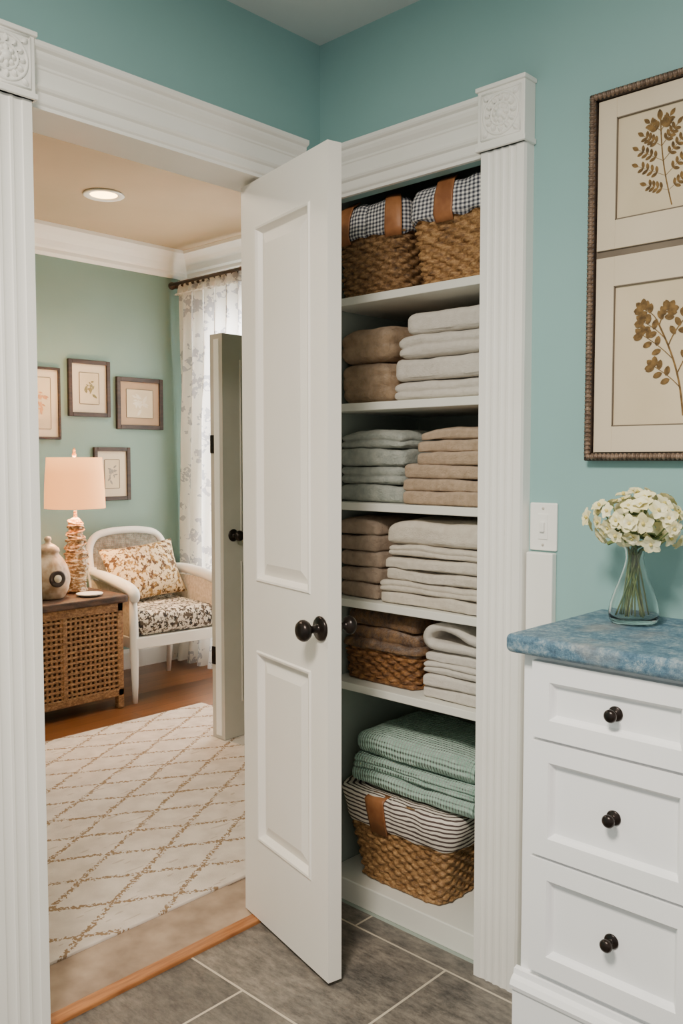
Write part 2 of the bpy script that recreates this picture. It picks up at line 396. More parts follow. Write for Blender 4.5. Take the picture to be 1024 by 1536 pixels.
def rosette_block(nm,cx,z0,z1,w,t,face):
    def T(u,out,z): return (cx+u,-out,z) if face=='R' else (out,cx-u,z)
    parts=[]
    def bx(n,u0,u1,o0,o1,a,b,bev=.002):
        p=T(u0,o0,a);q=T(u1,o1,b)
        parts.append(box(n,min(p[0],q[0]),max(p[0],q[0]),min(p[1],q[1]),max(p[1],q[1]),a,b,WHITE,bev))
    bx('block',-w/2,w/2,0,t,z0,z1)
    bx('cap',-w/2-.004,w/2+.004,0,t+.006,z1-.010,z1)
    bx('foot',-w/2-.004,w/2+.004,0,t+.005,z0,z0+.012)
    zc=(z0+z1)/2+.002
    a=w*.41
    pts=[T(-a,t,zc-a),T(a,t,zc-a),T(a,t,zc+a),T(-a,t,zc+a)]
    for i in range(4): parts.append(tube('bead_%d'%i,[pts[i],pts[(i+1)%4]],.0025,WHITE,8))
    for rr in (.20,.36):
        ring=[T(math.cos(k/32*2*PI)*w*rr,t,zc+math.sin(k/32*2*PI)*w*rr) for k in range(32)]
        parts.append(tube('ring',ring,.0035,WHITE,8,closed=True))
    vs=[];fs=[]
    def petal(ang,r0,r1,wd,hh):
        b=len(vs); n=6
        for i in range(n+1):
            f=i/n; r=r0+(r1-r0)*f; ww=wd*math.sin(PI*min(.97,f*.85+.12)); 
            for s in (-1,-.5,0,.5,1):
                u=r*math.cos(ang)-ww*s*math.sin(ang); z=r*math.sin(ang)+ww*s*math.cos(ang)
                o=t+hh*(1-s*s)*math.sin(PI*min(1,f*.8+.2))+.0005
                vs.append(T(u,o,zc+z))
        for i in range(n):
            for j in range(4):
                fs.append([b+i*5+j,b+i*5+j+1,b+(i+1)*5+j+1,b+(i+1)*5+j])
    for k in range(8): petal(k*PI/4,w*.07,w*.19,w*.05,.008)
    for k in range(12): petal(k*PI/6,w*.22,w*.345,w*.045,.009)
    for k in range(4): petal(PI/4+k*PI/2,w*.39,w*.53,w*.05,.007)
    parts.append(mkobj('leaves',vs,fs,WHITE))
    bm=bmesh.new(); bmesh.ops.create_uvsphere(bm,u_segments=20,v_segments=12,radius=w*.10)
    parts.append(bmobj('boss',bm,WHITE,True,Matrix.Translation(Vector(T(0,t-.001,zc)))))
    return parts
P=fluted(.122,.038)
ps=[prism('pilaster',[(.563+u,-v) for u,v in P],'Z',.0,1.985,WHITE)]
ps+=rosette_block('b',.624,1.985,2.13,.126,.046,'R')
ps.append(prism('header',[(-u,1.985+v) for u,v in headprof(.13,.030)],'X',.001,.56,WHITE))
ps.append(box('casing_left',.0005,.012,-.028,0,0,1.985,WHITE,.003))
group('trim_closet',ps)
P3=fluted(.122,.038,3,.020,.10)
ps=[prism('pilaster',[(v,-.875-u) for u,v in P3],'Z',0,2.005,WHITE)]
ps+=rosette_block('b',-.936,2.005,2.14,.126,.046,'L')
ps.append(prism('header',[(u,2.005+v) for u,v in headprof(.125,.030)],'Y',-.872,-.085,WHITE))
ps.append(prism('pilaster_far',[(v,-.181+u*.75) for u,v in P],'Z',0,2.005,WHITE))
ps.append(boxes('jamb',[(-.125,0,-.885,-.873,0,2.008),(-.125,0,-.183,YJ,0,2.008),(-.125,0,-.885,YJ,2.008,2.02)],WHITE))
ps.append(boxes('casing_inside',[(-.14,-.121,-.96,-.875,0,2.09),(-.14,-.121,-.165,-.08,0,2.09),(-.14,-.121,-.875,-.165,2.012,2.09)],WHITE))
group('trim_doorway',ps)

# ---------------------------------------------------------------- main door
def panel_door(W,T,Hd,panels,m,stile=.07):
    parts=[]
    lst=[(0,stile,0,T,0,Hd),(W-stile,W,0,T,0,Hd)]
    zs=[0]+[z for p in panels for z in p]+[Hd]
    for i in range(0,len(zs),2): lst.append((stile,W-stile,0,T,zs[i],zs[i+1]))
    parts.append(('frame',lst,0))
    parts.append(('core',[(stile,W-stile,.014,T-.014,p[0],p[1]) for p in panels],0))
    return parts
def frustum(x0,x1,z0,z1,ins,y0,y1):
    v=[(x0,y0,z0),(x1,y0,z0),(x1,y0,z1),(x0,y0,z1),(x0+ins,y1,z0+ins),(x1-ins,y1,z0+ins),(x1-ins,y1,z1-ins),(x0+ins,y1,z1-ins)]
    f=[[0,1,5,4],[1,2,6,5],[2,3,7,6],[3,0,4,7],[4,5,6,7]]
    return v,f
def door_panels(parts,DM,W,T,panels,stile,m):
    for (a,b) in panels:
        for side in (0,1):
            yb,yt=(.0141,.003) if side==0 else (T-.0141,T-.003)
            v,f=frustum(stile+.018,W-stile-.018,a+.018,b-.018,.032,yb,yt)
            parts.append(mkobj('raised_panel',[DM@Vector(q) for q in v],f,m,False))
            v=[];f=[]
            yo=0.0 if side==0 else T; sg=-1 if side==0 else 1
            for k,(ins,yy) in enumerate(((-.002,yo),(.002,yo+sg*.004),(.007,yo+sg*.003),(.010,yo-sg*.003),(.017,yb))):
                v+=[(stile+ins,yy,a+ins),(W-stile-ins,yy,a+ins),(W-stile-ins,yy,b-ins),(stile+ins,yy,b-ins)]
            for k in range(4):
                for i in range(4): f.append([k*4+i,k*4+(i+1)%4,k*4+4+(i+1)%4,k*4+4+i])
            parts.append(mkobj('sticking',[DM@Vector(q) for q in v],f,m,False))
hinge=Vector((-.075,-.226,.012)); ang=math.atan2(-.098,.419)
DM=Matrix.Translation(hinge)@Matrix.Rotation(ang,4,'Z')
W=.4305;T=.038;HD=1.985
panels=[(.225,.745),(.935,1.865)]
parts=[]
for n,l,bv in panel_door(W,T,HD,panels,DOORW,.078): parts.append(boxes(n,l,DOORW,bv,DM))
door_panels(parts,DM,W,T,panels,.078,DOORW)
def knob(base,dirv,m,s=1.0):
    dirv=Vector(dirv).normalized(); q=Vector((0,0,1)).rotation_difference(dirv).to_matrix().to_4x4()
    M=Matrix.Translation(Vector(base))@q
    prof=[(0,0),(.030,0),(.031,.004),(.027,.008),(.014,.010),(.010,.014),(.0095,.028),(.013,.034),(.022,.039),(.0265,.047),(.0265,.054),(.021,.062),(.011,.066),(0,.067)]
    return lathe('knob',[(r*s,z*s) for r,z in prof],(0,0,0),m,28,M,cap=False)
kz=.87
R3=DM.to_3x3()
k1=knob(DM@Vector((W-.030,0,kz-.012)),R3@Vector((0,-1,0)),BRONZE,.98); k1.name='knob_front'
k2=knob(DM@Vector((W-.030,T,kz-.012)),R3@Vector((0,1,0)),BRONZE,.86); k2.name='knob_back'
parts+=[k1,k2]
for z in (.25,1.0,1.75):
    parts.append(tube('hinge',[DM@Vector((-.004,.030,z)),DM@Vector((-.004,.030,z+.08))],.006,BRONZE,10))
group('door_1',parts)

# ---------------------------------------------------------------- closet shelves
sh=[]
for i,z in enumerate((1.71,1.417,1.14,.865,.625)):
    sh.append(box('shelf_%d'%(i+1),.007,.5645,.022,.439,z-.011,z+.011,SHELF,.002))
sh.append(box('base_shelf',.007,.5645,.012,.439,.0,.065,SHELF,.003))
group('closet_shelves',sh)
SZ=[1.721,1.428,1.151,.876,.636,.065]
e=.001
fold_stack('tan_towel_stack',.016,.212,.05,.38,SZ[1]+e,[.115,.105],T_TAN,[3,2],1,amp=.008,crease=.006)
fold_stack('white_towel_stack',.220,.56,.045,.38,SZ[1]+e,[.053,.06,.062,.065],T_WHITE,[2,1,2,1],2,left=[0,.006,.02,.055],amp=.007)
fold_stack('aqua_towel_stack',.016,.258,.055,.38,SZ[2]+e,[.05,.052,.05,.055],T_AQUA,[1,2,1,2],3,amp=.008)
fold_stack('sand_towel_stack',.268,.56,.035,.38,SZ[2]+e,[.036,.034,.036,.034,.034,.036],T_TAN2,[1,1,1,1,1,1],4,left=[0,0,.006,.052,.05,.058],amp=.006)
fold_stack('taupe_towel_stack',.016,.175,.05,.38,SZ[3]+e,[.045,.046,.046,.046,.05],T_MAUVE,1,5,amp=.006)
fold_stack('cream_towel_stack',.188,.56,.032,.38,SZ[3]+e,[.034,.034,.034,.034,.032,.068],T_CREAM,[1,2,1,1,2,1],6,left=[0,.006,.022,.022,.030,.026],amp=.007,crease=.004)
def loop_towel(x0,x1,y0,y1,z0,m):
    path=smoothpts([(x1,0,z0+.012),(x0+.06,0,z0+.012),(x0+.018,0,z0+.014),(x0+.006,0,z0+.032),(x0+.022,0,z0+.056),(x0+.06,0,z0+.066),(x0+.11,0,z0+.056),(x0+.15,0,z0+.040),(x1,0,z0+.036)],6)
    n=len(path);vs=[];fs=[];ny=16
    for iy in range(ny+1):
        y=y0+(y1-y0)*iy/ny
        ring=[]
        for i in range(n):
            t=(path[min(i+1,n-1)]-path[max(i-1,0)]).normalized(); nn=Vector((-t.z,0,t.x)); ring.append(path[i]+nn*.010)
        for i in range(n-1,-1,-1):
            t=(path[min(i+1,n-1)]-path[max(i-1,0)]).normalized(); nn=Vector((-t.z,0,t.x)); ring.append(path[i]-nn*.010)
        for p in ring:
            w=noise.noise_vector(Vector((p.x*12,y*9,p.z*12)))*.004
            vs.append(Vector((p.x+w.x,y+(w.y if iy else w.y*1.5),max(z0,p.z+w.z))))
    k=2*n
    for iy in range(ny):
        for i in range(k): fs.append([iy*k+i,iy*k+(i+1)%k,(iy+1)*k+(i+1)%k,(iy+1)*k+i])
    for iy in (0,ny):
        for i in range(n-1): fs.append([iy*k+i,iy*k+i+1,iy*k+(k-2-i),iy*k+(k-1-i)])
    return mkobj('looped_towel',vs,fs,m)
fold_stack('white_hand_towel_stack',.334,.56,.04,.38,SZ[4]+e,[.034,.034,.034,.034],T_WHITE,[1,1,2,1],8,left=[.0,.004,.0,.006],amp=.005,extra=[loop_towel(.342,.558,.045,.37,SZ[4]+.132,T_WHITE)])

# ---------------------------------------------------------------- baskets
def ring_ref(hx,hy,n,p=8):
    raw=[]
    for k in range(4000):
        a=2*PI*k/4000-PI/2; c,s=math.cos(a),math.sin(a)
        raw.append((math.copysign(abs(c)**(2/p),c)*hx,math.copysign(abs(s)**(2/p),s)*hy))
    L=[0]
    for i in range(1,4001): L.append(L[-1]+math.dist(raw[i%4000],raw[i-1]))
    out=[];j=0
    for k in range(n):
        t=L[-1]*k/n
        while L[j+1]<t: j+=1
        f=(t-L[j])/(L[j+1]-L[j]); a=raw[j];b=raw[(j+1)%4000]
        out.append((a[0]+(b[0]-a[0])*f,a[1]+(b[1]-a[1])*f))
    return out,L[-1]
def basket(name,cx,cy,z0,z1,bx,by,tx,ty,wm,lm,rows=14,stakes=44,liner=.07,puff=.03,straps=(0,),A=.006):
    hx,hy=(bx+tx)/4,(by+ty)/4
    NU=stakes*6; ref,per=ring_ref(hx,hy,NU); NV=rows*5
    def dims(z): f=(z-z0)/(z1-z0); return (bx+(tx-bx)*f)/2,(by+(ty-by)*f)/2
    vs=[];fs=[]
    rj=random.Random(int(cx*1000)); wob=[rj.uniform(-.002,.002) for _ in range(rows+1)]
    for j in range(NV+1):
        v=j/NV; z=z0+(z1-z0)*v; X,Y=dims(z); row=min(rows-1,int(v*rows)); pr=abs(math.sin(PI*v*rows))**.5
        for i in range(NU):
            sg=1 if row%2 else -1
            o=A*(.6*pr+.9*math.cos(PI*i/6)*sg*pr)+wob[row]*pr
            rx,ry=ref[i]; px=rx*(X+o)/hx; py=ry*(Y+o)/hy
            zz=z+ (.0018*math.sin(i*.17+row*2.1))
            vs.append(Vector((cx+px,cy+py,max(z0,zz))))
    for j in range(NV):
        for i in range(NU): fs.append([j*NU+i,j*NU+(i+1)%NU,(j+1)*NU+(i+1)%NU,(j+1)*NU+i])
    fs.append(list(range(NU)))
    parts=[mkobj('woven_body',vs,fs,wm)]
    X,Y=dims(z1); n=96; r2,_=ring_ref(X,Y,n)
    parts.append(tube('rim',[(cx+a,cy+b,z1) for a,b in r2],.008,wm,10,closed=True))
    X,Y=dims(z0); r3,_=ring_ref(X,Y,n)
    parts.append(tube('foot_rim',[(cx+a,cy+b,z0+.0075) for a,b in r3],.007,wm,10,closed=True))
    NL=240; ref,per=ring_ref(hx,hy,NL)
    lev=[(z1-liner,.008),(z1-liner+.006,.0115),(z1-liner*.5,.012),(z1,.0135),(z1+puff*.6,.010),(z1+puff*.9,.002),(z1+puff*1.05,-.015),(z1+puff*.95,-.05)]
    vs=[];fs=[];uv=[]; vv=0;pz=lev[0];vl=[]
    for (z,o) in lev: vv+=math.hypot(z-pz[0],o-pz[1]); pz=(z,o); vl.append(vv)
    for j,(z,o) in enumerate(lev):
        X,Y=dims(min(z,z1))
        for i in range(NL):
            w=.004*noise.noise(Vector((i*.09,j*.3,cx*9)))+.0022*math.sin(i*.38+j*.2)*(1 if j<3 else .4)
            rx,ry=ref[i]; vs.append(Vector((cx+rx*(X+o+w)/hx,cy+ry*(Y+o+w)/hy,z+w*(1.5 if j in(0,5,6,7) else .3))))
            uv.append((per*i/NL,vl[j]))
    for j in range(len(lev)-1):
        for i in range(NL): fs.append([j*NL+i,j*NL+(i+1)%NL,(j+1)*NL+(i+1)%NL,(j+1)*NL+i])
    k=len(lev)-1
    fs.append([k*NL+i for i in range(NL)])
    parts.append(mkobj('cloth_liner',vs,fs,lm,True,uv))
    for s in straps:
        c=int(s/per*NL); hw=int(.022/per*NL)+1; idx=[(c+q)%NL for q in range(-hw,hw+1)]
        vs=[];fs=[]; m_=len(idx)
        L2=[(z1-liner-.012,.014),(z1-liner*.5,.019),(z1,.020),(z1+puff*.6,.016),(z1+puff*1.0,.006),(z1+puff*1.2,-.015)]
        for z,o in L2:
            X,Y=dims(min(z,z1))
            for i in idx: rx,ry=ref[i]; vs.append(Vector((cx+rx*(X+o)/hx,cy+ry*(Y+o)/hy,z)))
        for j in range(len(L2)-1):
            for i in range(m_-1): fs.append([j*m_+i,j*m_+i+1,(j+1)*m_+i+1,(j+1)*m_+i])
        st=mkobj('leather_strap',vs,fs,LEATHER); md=st.modifiers.new('s','SOLIDIFY'); md.thickness=.003; parts.append(st)
    return group(name,parts)
basket('wicker_basket',.1385,.185,SZ[0]+e,1.892,.222,.25,.230,.27,WICKD,GING,rows=13,stakes=40,liner=.012,puff=.080,straps=(-.075,.085))
basket('wicker_basket',.4185,.178,SZ[0]+e,1.895,.205,.245,.252,.27,WICK,GING,rows=13,stakes=40,liner=.012,puff=.080,straps=(-.01,))
basket('wicker_basket',.243,.215,SZ[5]+e,.318,.29,.30,.412,.355,WICK,STRIPE,rows=18,stakes=56,liner=.085,puff=.012,straps=(-.045,),A=.005)
# low woven basket filled with shaggy brown towels
lb=basket('wicker_basket',.162,.205,SZ[4]+e,.738,.262,.26,.272,.272,WICKB,T_BROWN,rows=8,stakes=44,liner=.006,puff=.018,straps=(),A=.006)
for i,(z0_,z1_,s_) in enumerate(((.748,.792,71),(.792,.838,72))):
    t_=softblock('brown_towel_%d'%(i+1),.030,.296,.078,.335,z0_,z1_,T_BROWN,1,s_,.007,0,rfac=.9)
    t_.parent=lb; t_.matrix_parent_inverse=Matrix.Translation(-Vector(lb.location))
fold_stack('green_towel_stack',.066,.51,.050,.36,.340,[.042,.046,.072],T_GREEN,[1,2,1],9,left=[0,.003,.010],amp=.008,rfac=.8)

# ---------------------------------------------------------------- chest of drawers
CX0,CX1,CYF=.890,1.265,-.352
pc=[box('carcass',CX0,CX1,CYF,-.018,.29,.908,CABW,.002)]
pc.append(box('plinth',CX0-.006,CX1+.008,CYF-.02,-.018,0,.256,CABW,.002))
pc.append(prism('plinth_moulding',[(CYF,.256),(CYF-.024,.256),(CYF-.026,.264),(CYF-.020,.274),(CYF-.012,.280),(CYF-.010,.290),(CYF,.292)],'X',CX0-.008,CX1+.012,CABW))
DR=[(.755,.898),(.532,.748),(.306,.525)]
for i,(a,b) in enumerate(DR):
    x0,x1=CX0+.027,CX1-.030; f=.036
    pc.append(boxes('drawer_frame_%d'%(i+1),[(x0,x0+f,CYF-.016,CYF,a,b),(x1-f,x1,CYF-.016,CYF,a,b),(x0+f,x1-f,CYF-.016,CYF,a,a+f),(x0+f,x1-f,CYF-.016,CYF,b-f,b)],CABW,0))
    v=[];ff=[]
    for ins,yy in ((0,CYF-.0155),(.003,CYF-.012),(.006,CYF-.006),(.009,CYF-.003)):
        v+=[(x0+f+ins,yy,a+f+ins),(x1-f-ins,yy,a+f+ins),(x1-f-ins,yy,b-f-ins),(x0+f+ins,yy,b-f-ins)]
    for k in range(3):
        for j in range(4): ff.append([k*4+j,k*4+(j+1)%4,k*4+4+(j+1)%4,k*4+4+j])
    ff.append([12,13,14,15])
    pc.append(mkobj('drawer_panel_%d'%(i+1),v,ff,CABW,False))
    k=knob((1.077,CYF-.003,(a+b)/2),(0,-1,0),BRONZE,.44); k.name='drawer_knob_%d'%(i+1); pc.append(k)
pc.append(softblock('countertop',CX0-.022,CX1+.022,CYF-.036,-.004,.909,.945,COUNTER,1,3,.0012,0,r=.012,cuts=30))
group('chest_of_drawers',pc)

# vase + flowers
vx,vy,vz=1.0,-.125,.9465
outer=[(.0,0),(.040,0),(.047,.006),(.049,.02),(.046,.04),(.038,.065),(.028,.09),(.020,.115),(.0175,.13),(.019,.145),(.025,.158),(.030,.166)]
inner=[(.028,.166),(.0225,.157),(.0165,.145),(.015,.13),(.0175,.115),(.0255,.09),(.0355,.065),(.0435,.04),(.0465,.02),(.044,.010),(.0,.009)]
fl=[lathe('glass_body',outer+inner,(vx,vy,vz),GLASS,48,cap=False)]
rnd=random.Random(5)
pet_v=[];pet_f=[]
def petal3(c,dirn,sz,roll,curl,wf=.36):
    d=dirn.normalized(); up=Vector((0,0,1)); s=d.cross(up)
    if s.length<.1: s=d.cross(Vector((1,0,0)))
    s.normalize(); t=s.cross(d)
    ra=s*math.cos(roll)+t*math.sin(roll); sa=d.cross(ra)
    b=len(pet_v)
    for i in range(5):
        f=i/4; wd=math.sin(PI*(f*.78+.14))*wf*sz
        for j in (-1,0,1):
            pet_v.append(c+ra*(f*sz*.85)+d*(curl*math.sin(f*2.2)*sz*.5+abs(j)*.10*sz)+sa*wd*j)
    for i in range(4):
        for j in range(2): pet_f.append([b+i*3+j,b+i*3+j+1,b+i*3+j+4,b+i*3+j+3])
fc=Vector((vx+.005,vy,1.148)); heads=[]
for k in range(220):
    th=rnd.uniform(0,2*PI); cz=rnd.uniform(-.7,1); rr=math.sqrt(max(0,1-cz*cz)); k2_=rnd.uniform(.80,1.1)
    d=Vector((rr*math.cos(th),rr*math.sin(th),cz)); p=fc+Vector((d.x*.094,d.y*.075,d.z*.052))*k2_
    if any((p-q).length<.022 for q,_ in heads): continue
    heads.append((p,(d+Vector((rnd.uniform(-.4,.4),rnd.uniform(-.6,.2),rnd.uniform(-.3,.3)))).normalized()))
for p,d in heads:
    sz=rnd.uniform(.018,.029)
    for q in range(5): petal3(p,d,sz,q*PI*2/5+rnd.random()*.3,.35,.40)
    if rnd.random()<.6:
        for q in range(5): petal3(p+d*.003,d,sz*.62,q*2*PI/5+.6,.9,.42)
fl.append(mkobj('blossoms',pet_v,pet_f,PETAL))
bm=bmesh.new()
for p,d in heads: bmesh.ops.create_icosphere(bm,subdivisions=1,radius=.0038,matrix=Matrix.Translation(p+d*.006))
fl.append(bmobj('flower_centres',bm,PCEN,True))
for i,(p,d) in enumerate(heads[:20]):
    b=Vector((vx+rnd.uniform(-.028,.028),vy+rnd.uniform(-.028,.028),vz+.014)); n=Vector((vx+rnd.uniform(-.009,.009),vy+rnd.uniform(-.009,.009),vz+.135))
    fl.append(tube('stem_%d'%i,smoothpts([b,n,n.lerp(p,.6)+Vector((0,0,-.004)),p],5),.0016,LEAF,6))
pet_v=[];pet_f=[]
for k in range(22):
    th=rnd.uniform(0,2*PI); d=Vector((math.cos(th),math.sin(th),rnd.uniform(-.2,.4)))
    petal3(Vector((vx,vy,1.125+rnd.uniform(-.02,.03)))+d*.04,Vector((d.x*.3,d.y*.3,1)),.034,math.atan2(d.y,d.x)+rnd.uniform(-.5,.5),-.1)
fl.append(mkobj('foliage',pet_v,pet_f,LEAF))
group('flower_vase',fl)

# ---------------------------------------------------------------- big botanical frame
FX0,FX1,FZ0,FZ1=.833,1.17,1.268,2.046
fr=[box('backing',FX0+.005,FX1-.005,-.012,-.001,FZ0+.005,FZ1-.005,DARKLINE)]
fr.append(boxes('frame_rails',[(FX0,FX0+.016,-.026,-.001,FZ0,FZ1),(FX1-.016,FX1,-.026,-.001,FZ0,FZ1),(FX0+.016,FX1-.016,-.026,-.001,FZ0,FZ0+.016),(FX0+.016,FX1-.016,-.026,-.001,FZ1-.016,FZ1)],DARKWOOD,.003))
def rope(a,b):
    a=Vector(a);b=Vector(b);L=(b-a).length;n=int(L/.0018); return [a.lerp(b,i/n) for i in range(n+1)],[.0060+.0018*math.sin(i*PI/2.6) for i in range(n+1)]
c=[(FX0+.009,-.027,FZ0+.009),(FX1-.009,-.027,FZ0+.009),(FX1-.009,-.027,FZ1-.009),(FX0+.009,-.027,FZ1-.009)]
for i in range(4):
    p_,r_=rope(c[i],c[(i+1)%4]); fr.append(tube('rope_%d'%i,p_,r_,FRAMEW,8))
def matboard(n,z0,z1,w0,w1):
    x0,x1=FX0+.019,FX1-.019; a,b=.893,FX1-(.893-FX0)
    fr.append(boxes('mat_'+n,[(x0,a,-.018,-.012,z0,z1),(b,x1,-.018,-.012,z0,z1),(a,b,-.018,-.012,z0,w0),(a,b,-.018,-.012,w1,z1)],PAPER,.0005))
    fr.append(box('paper_'+n,a-.002,b+.002,-.0135,-.0125,w0-.002,w1+.002,PAPER2))
    fr.append(boxes('lip_'+n,[(a,a+.002,-.0190,-.014,w0,w1),(b-.002,b,-.0190,-.014,w0,w1),(a,b,-.0190,-.014,w0,w0+.002),(a,b,-.0190,-.014,w1-.002,w1)],DARKLINE))
matboard('upper',1.716,2.028,1.776,1.987); matboard('lower',1.287,1.700,1.342,1.638)
bv=[];bf=[];yy_=[-.0138]
def ny_(): yy_[0]-=.000010; return yy_[0]
def leaf2(x,z,a,L,wd,round_=False):
    y=ny_(); n=7;b=len(bv);pts=[]
    for i in range(n+1):
        f=i/n; w=wd*math.sin(PI*f)**(.6 if round_ else .9); pts.append((f*L,w))
    for i in range(n-1,0,-1):
        f=i/n; w=wd*math.sin(PI*f)**(.6 if round_ else .9); pts.append((f*L,-w))
    for (u,w) in pts: bv.append((x+u*math.cos(a)-w*math.sin(a),y,z+u*math.sin(a)+w*math.cos(a)))
    bf.append(list(range(b,b+len(pts))))
def stem2(p0,p1,bend,wd,n=10):
    out=[];y=ny_()
    for i in range(n+1):
        f=i/n; x=p0[0]+(p1[0]-p0[0])*f+bend*math.sin(PI*f); z=p0[1]+(p1[1]-p0[1])*f; out.append((x,z))
    b=len(bv)
    for (x,z) in out: bv.append((x-wd,y,z)); bv.append((x+wd,y,z))
    for i in range(n): bf.append([b+2*i,b+2*i+1,b+2*i+3,b+2*i+2])
    return out
st=stem2((1.012,1.785),(.985,1.968),-.006,.0014,12)
leaf2(.985,1.958,PI/2+.1,.024,.006)
for i,L in ((2,.055),(4,.072),(6,.068),(8,.052),(10,.034)):
    x,z=st[i]
    for s in (-1,1):
        a=PI/2+s*(1.15-.04*i)+.1; ex,ez=x+L*.9*math.cos(a),z+L*.9*math.sin(a)
        stem2((x,z),(ex,ez),0,.0008,4)
        for k in (.3,.47,.64,.81):
            px,pz=x+(ex-x)*k,z+(ez-z)*k
            for t in (-.95,.95): leaf2(px,pz,a+t,.0145,.0034,round_=True)
        leaf2(ex,ez,a,.017,.0042)
st=stem2((1.045,1.36),(.985,1.56),.012,.0020,14)
for i,s,L in ((4,1,.07),(6,-1,.085),(8,1,.085),(10,-1,.065),(11,1,.06),(13,-1,.035),(14,1,.035)):
    x,z=st[i]; a=PI/2+s*.72+.15; ex,ez=x+L*math.cos(a),z+L*math.sin(a)
    stem2((x,z),(ex,ez),.004*s,.0011,6)
    for k in range(5): 
        t=k/4; leaf2(x+(ex-x)*(.4+.6*t),z+(ez-z)*(.4+.6*t),a+(-1)**k*1.1,.021,.0060,round_=True)
    for t in (-.85,0,.85): leaf2(ex,ez,a+t,.022,.0066,round_=True)
fr.append(mkobj('botanical_print',bv,bf,BOTAN,False))
group('botanical_picture',fr)

sw=[box('plate',.690,.760,-.007,-.0005,1.062,1.172,WHITE,.003),box('rocker_frame',.712,.738,-.0095,-.006,1.088,1.146,WHITE,.001),box('toggle',.719,.731,-.016,-.009,1.105,1.128,WHITE,.002)]
for z in (1.075,1.159): sw.append(lathe('screw',[(0,0),(.003,0),(.003,.001),(0,.0012)],(0,0,0),GREIGE,12,Matrix.Translation((.725,-.0072,z))@Matrix.Rotation(PI/2,4,'X'),cap=False))
group('light_switch',sw)
box('trim_cable_trunking',.690,.758,-.022,-.0005,.125,1.058,WHITE,.003)

# ================================================================= BEDROOM
box('area_rug',-1.84,-.225,-1.25,.98,.0005,.012,RUG,.004)
dl=(-2.02,.56)
d1=lathe('trim_ring',[(.062,0),(.095,0),(.098,-.006),(.092,-.010),(.068,-.006),(.062,0)],(dl[0],dl[1],HB-.001),WHITE,40,cap=False)
d2=lathe('bulb_disc',[(0,-.004),(.068,-.004),(.068,-.0025),(0,-.0025)],(dl[0],dl[1],HB),BULB,32,cap=False)
group('ceiling_downlight',[d1,d2])
def framed(name,y0,y1,z0,z1,fw,mw,prm,mt=PAPER):
    X=-2.799; p=[]
    p.append(boxes('frame',[(X,X+.022,y0,y0+fw,z0,z1),(X,X+.022,y1-fw,y1,z0,z1),(X,X+.022,y0+fw,y1-fw,z0,z0+fw),(X,X+.022,y0+fw,y1-fw,z1-fw,z1)],DARKWOOD,.003))
    p.append(box('mat_board',X,X+.010,y0+fw,y1-fw,z0+fw,z1-fw,mt))
    a,b,c,d=y0+fw+mw,y1-fw-mw,z0+fw+mw,z1-fw-mw
    p.append(box('print',X+.010,X+.0115,a,b,c,d,PAPER2))
    p.append(boxes('mat_lip',[(X+.0095,X+.013,a-.003,a,c,d),(X+.0095,X+.013,b,b+.003,c,d),(X+.0095,X+.013,a,b,c-.003,c),(X+.0095,X+.013,a,b,d,d+.003)],DARKLINE))
    vs=[];fs=[];rr=random.Random(int(y0*100)); cy,cz=(a+b)/2,(c+d)/2
    for k in range(16):
        an=rr.uniform(0,2*PI); L=rr.uniform(.16,.34)*min(b-a,d-c); w=L*.2; bb=len(vs); oy,oz=cy+rr.uniform(-.16,.16)*(b-a),cz+rr.uniform(-.22,.22)*(d-c)
        for u,q in ((0,0),(.3,1),(.7,.8),(1,0),(.7,-.8),(.3,-1)):
            vs.append((X+.0125+k*.0001,oy+u*L*math.cos(an)-q*w*math.sin(an),oz+u*L*math.sin(an)+q*w*math.cos(an)))
        fs.append(list(range(bb,bb+6)))
    p.append(mkobj('print_motif',vs,fs,prm,False)); group(name,p)
M1=mat('ink_rust',(196,146,100),(172,124,86)); M2=mat('ink_olive',(112,110,68),(136,124,78)); M3=mat('ink_pale',(232,222,202),(212,198,172)); M4=mat('ink_grey',(124,120,112),(154,146,134))
MD=mat('mat_taupe',(182,154,124),(172,144,116),.9)
framed('framed_print',.50,.735,1.385,1.785,.014,.045,M1)
framed('framed_print',.785,1.055,1.52,1.845,.024,.05,M2)
framed('framed_print',1.098,1.425,1.455,1.765,.026,.045,M3,MD)
framed('framed_print',.94,1.185,1.03,1.345,.024,.05,M4)

tx0,tx1,ty0,ty1=-2.58,-2.085,.02,.675
tb=[softblock('table_top',tx0-.01,tx1+.02,ty0-.02,ty1+.02,.545,.585,RUSTIC,1,5,.002,0,r=.01,cuts=16)]
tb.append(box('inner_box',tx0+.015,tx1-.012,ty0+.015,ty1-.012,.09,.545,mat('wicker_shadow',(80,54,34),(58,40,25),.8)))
tb.append(boxes('frame',[(tx0,tx0+.035,ty0,ty0+.035,0.0,.546),(tx1-.035,tx1,ty0,ty0+.035,0,.546),(tx0,tx0+.035,ty1-.035,ty1,0,.546),(tx1-.035,tx1,ty1-.035,ty1,0,.546),
 (tx1-.03,tx1,ty0,ty1,.065,.105),(tx1-.03,tx1,ty0,ty1,.50,.546),(tx0,tx1,ty0,ty0+.03,.065,.105),(tx0,tx1,ty0,ty0+.03,.50,.546),(tx0,tx1,ty1-.03,ty1,.065,.105),(tx0,tx1,ty1-.03,ty1,.50,.546),(tx1-.028,tx1,(ty0+ty1)/2-.012,(ty0+ty1)/2+.012,.1,.51)],WICKT,.004))
lst=[]
y=ty0+.045
while y<ty1-.04:
    lst.append((tx1-.011,tx1-.004,y,y+.013,.10,.505)); y+=.026
z=.115
while z<.5:
    lst.append((tx1-.008,tx1-.001,ty0+.03,ty1-.03,z,z+.012)); z+=.026
x=tx0+.045
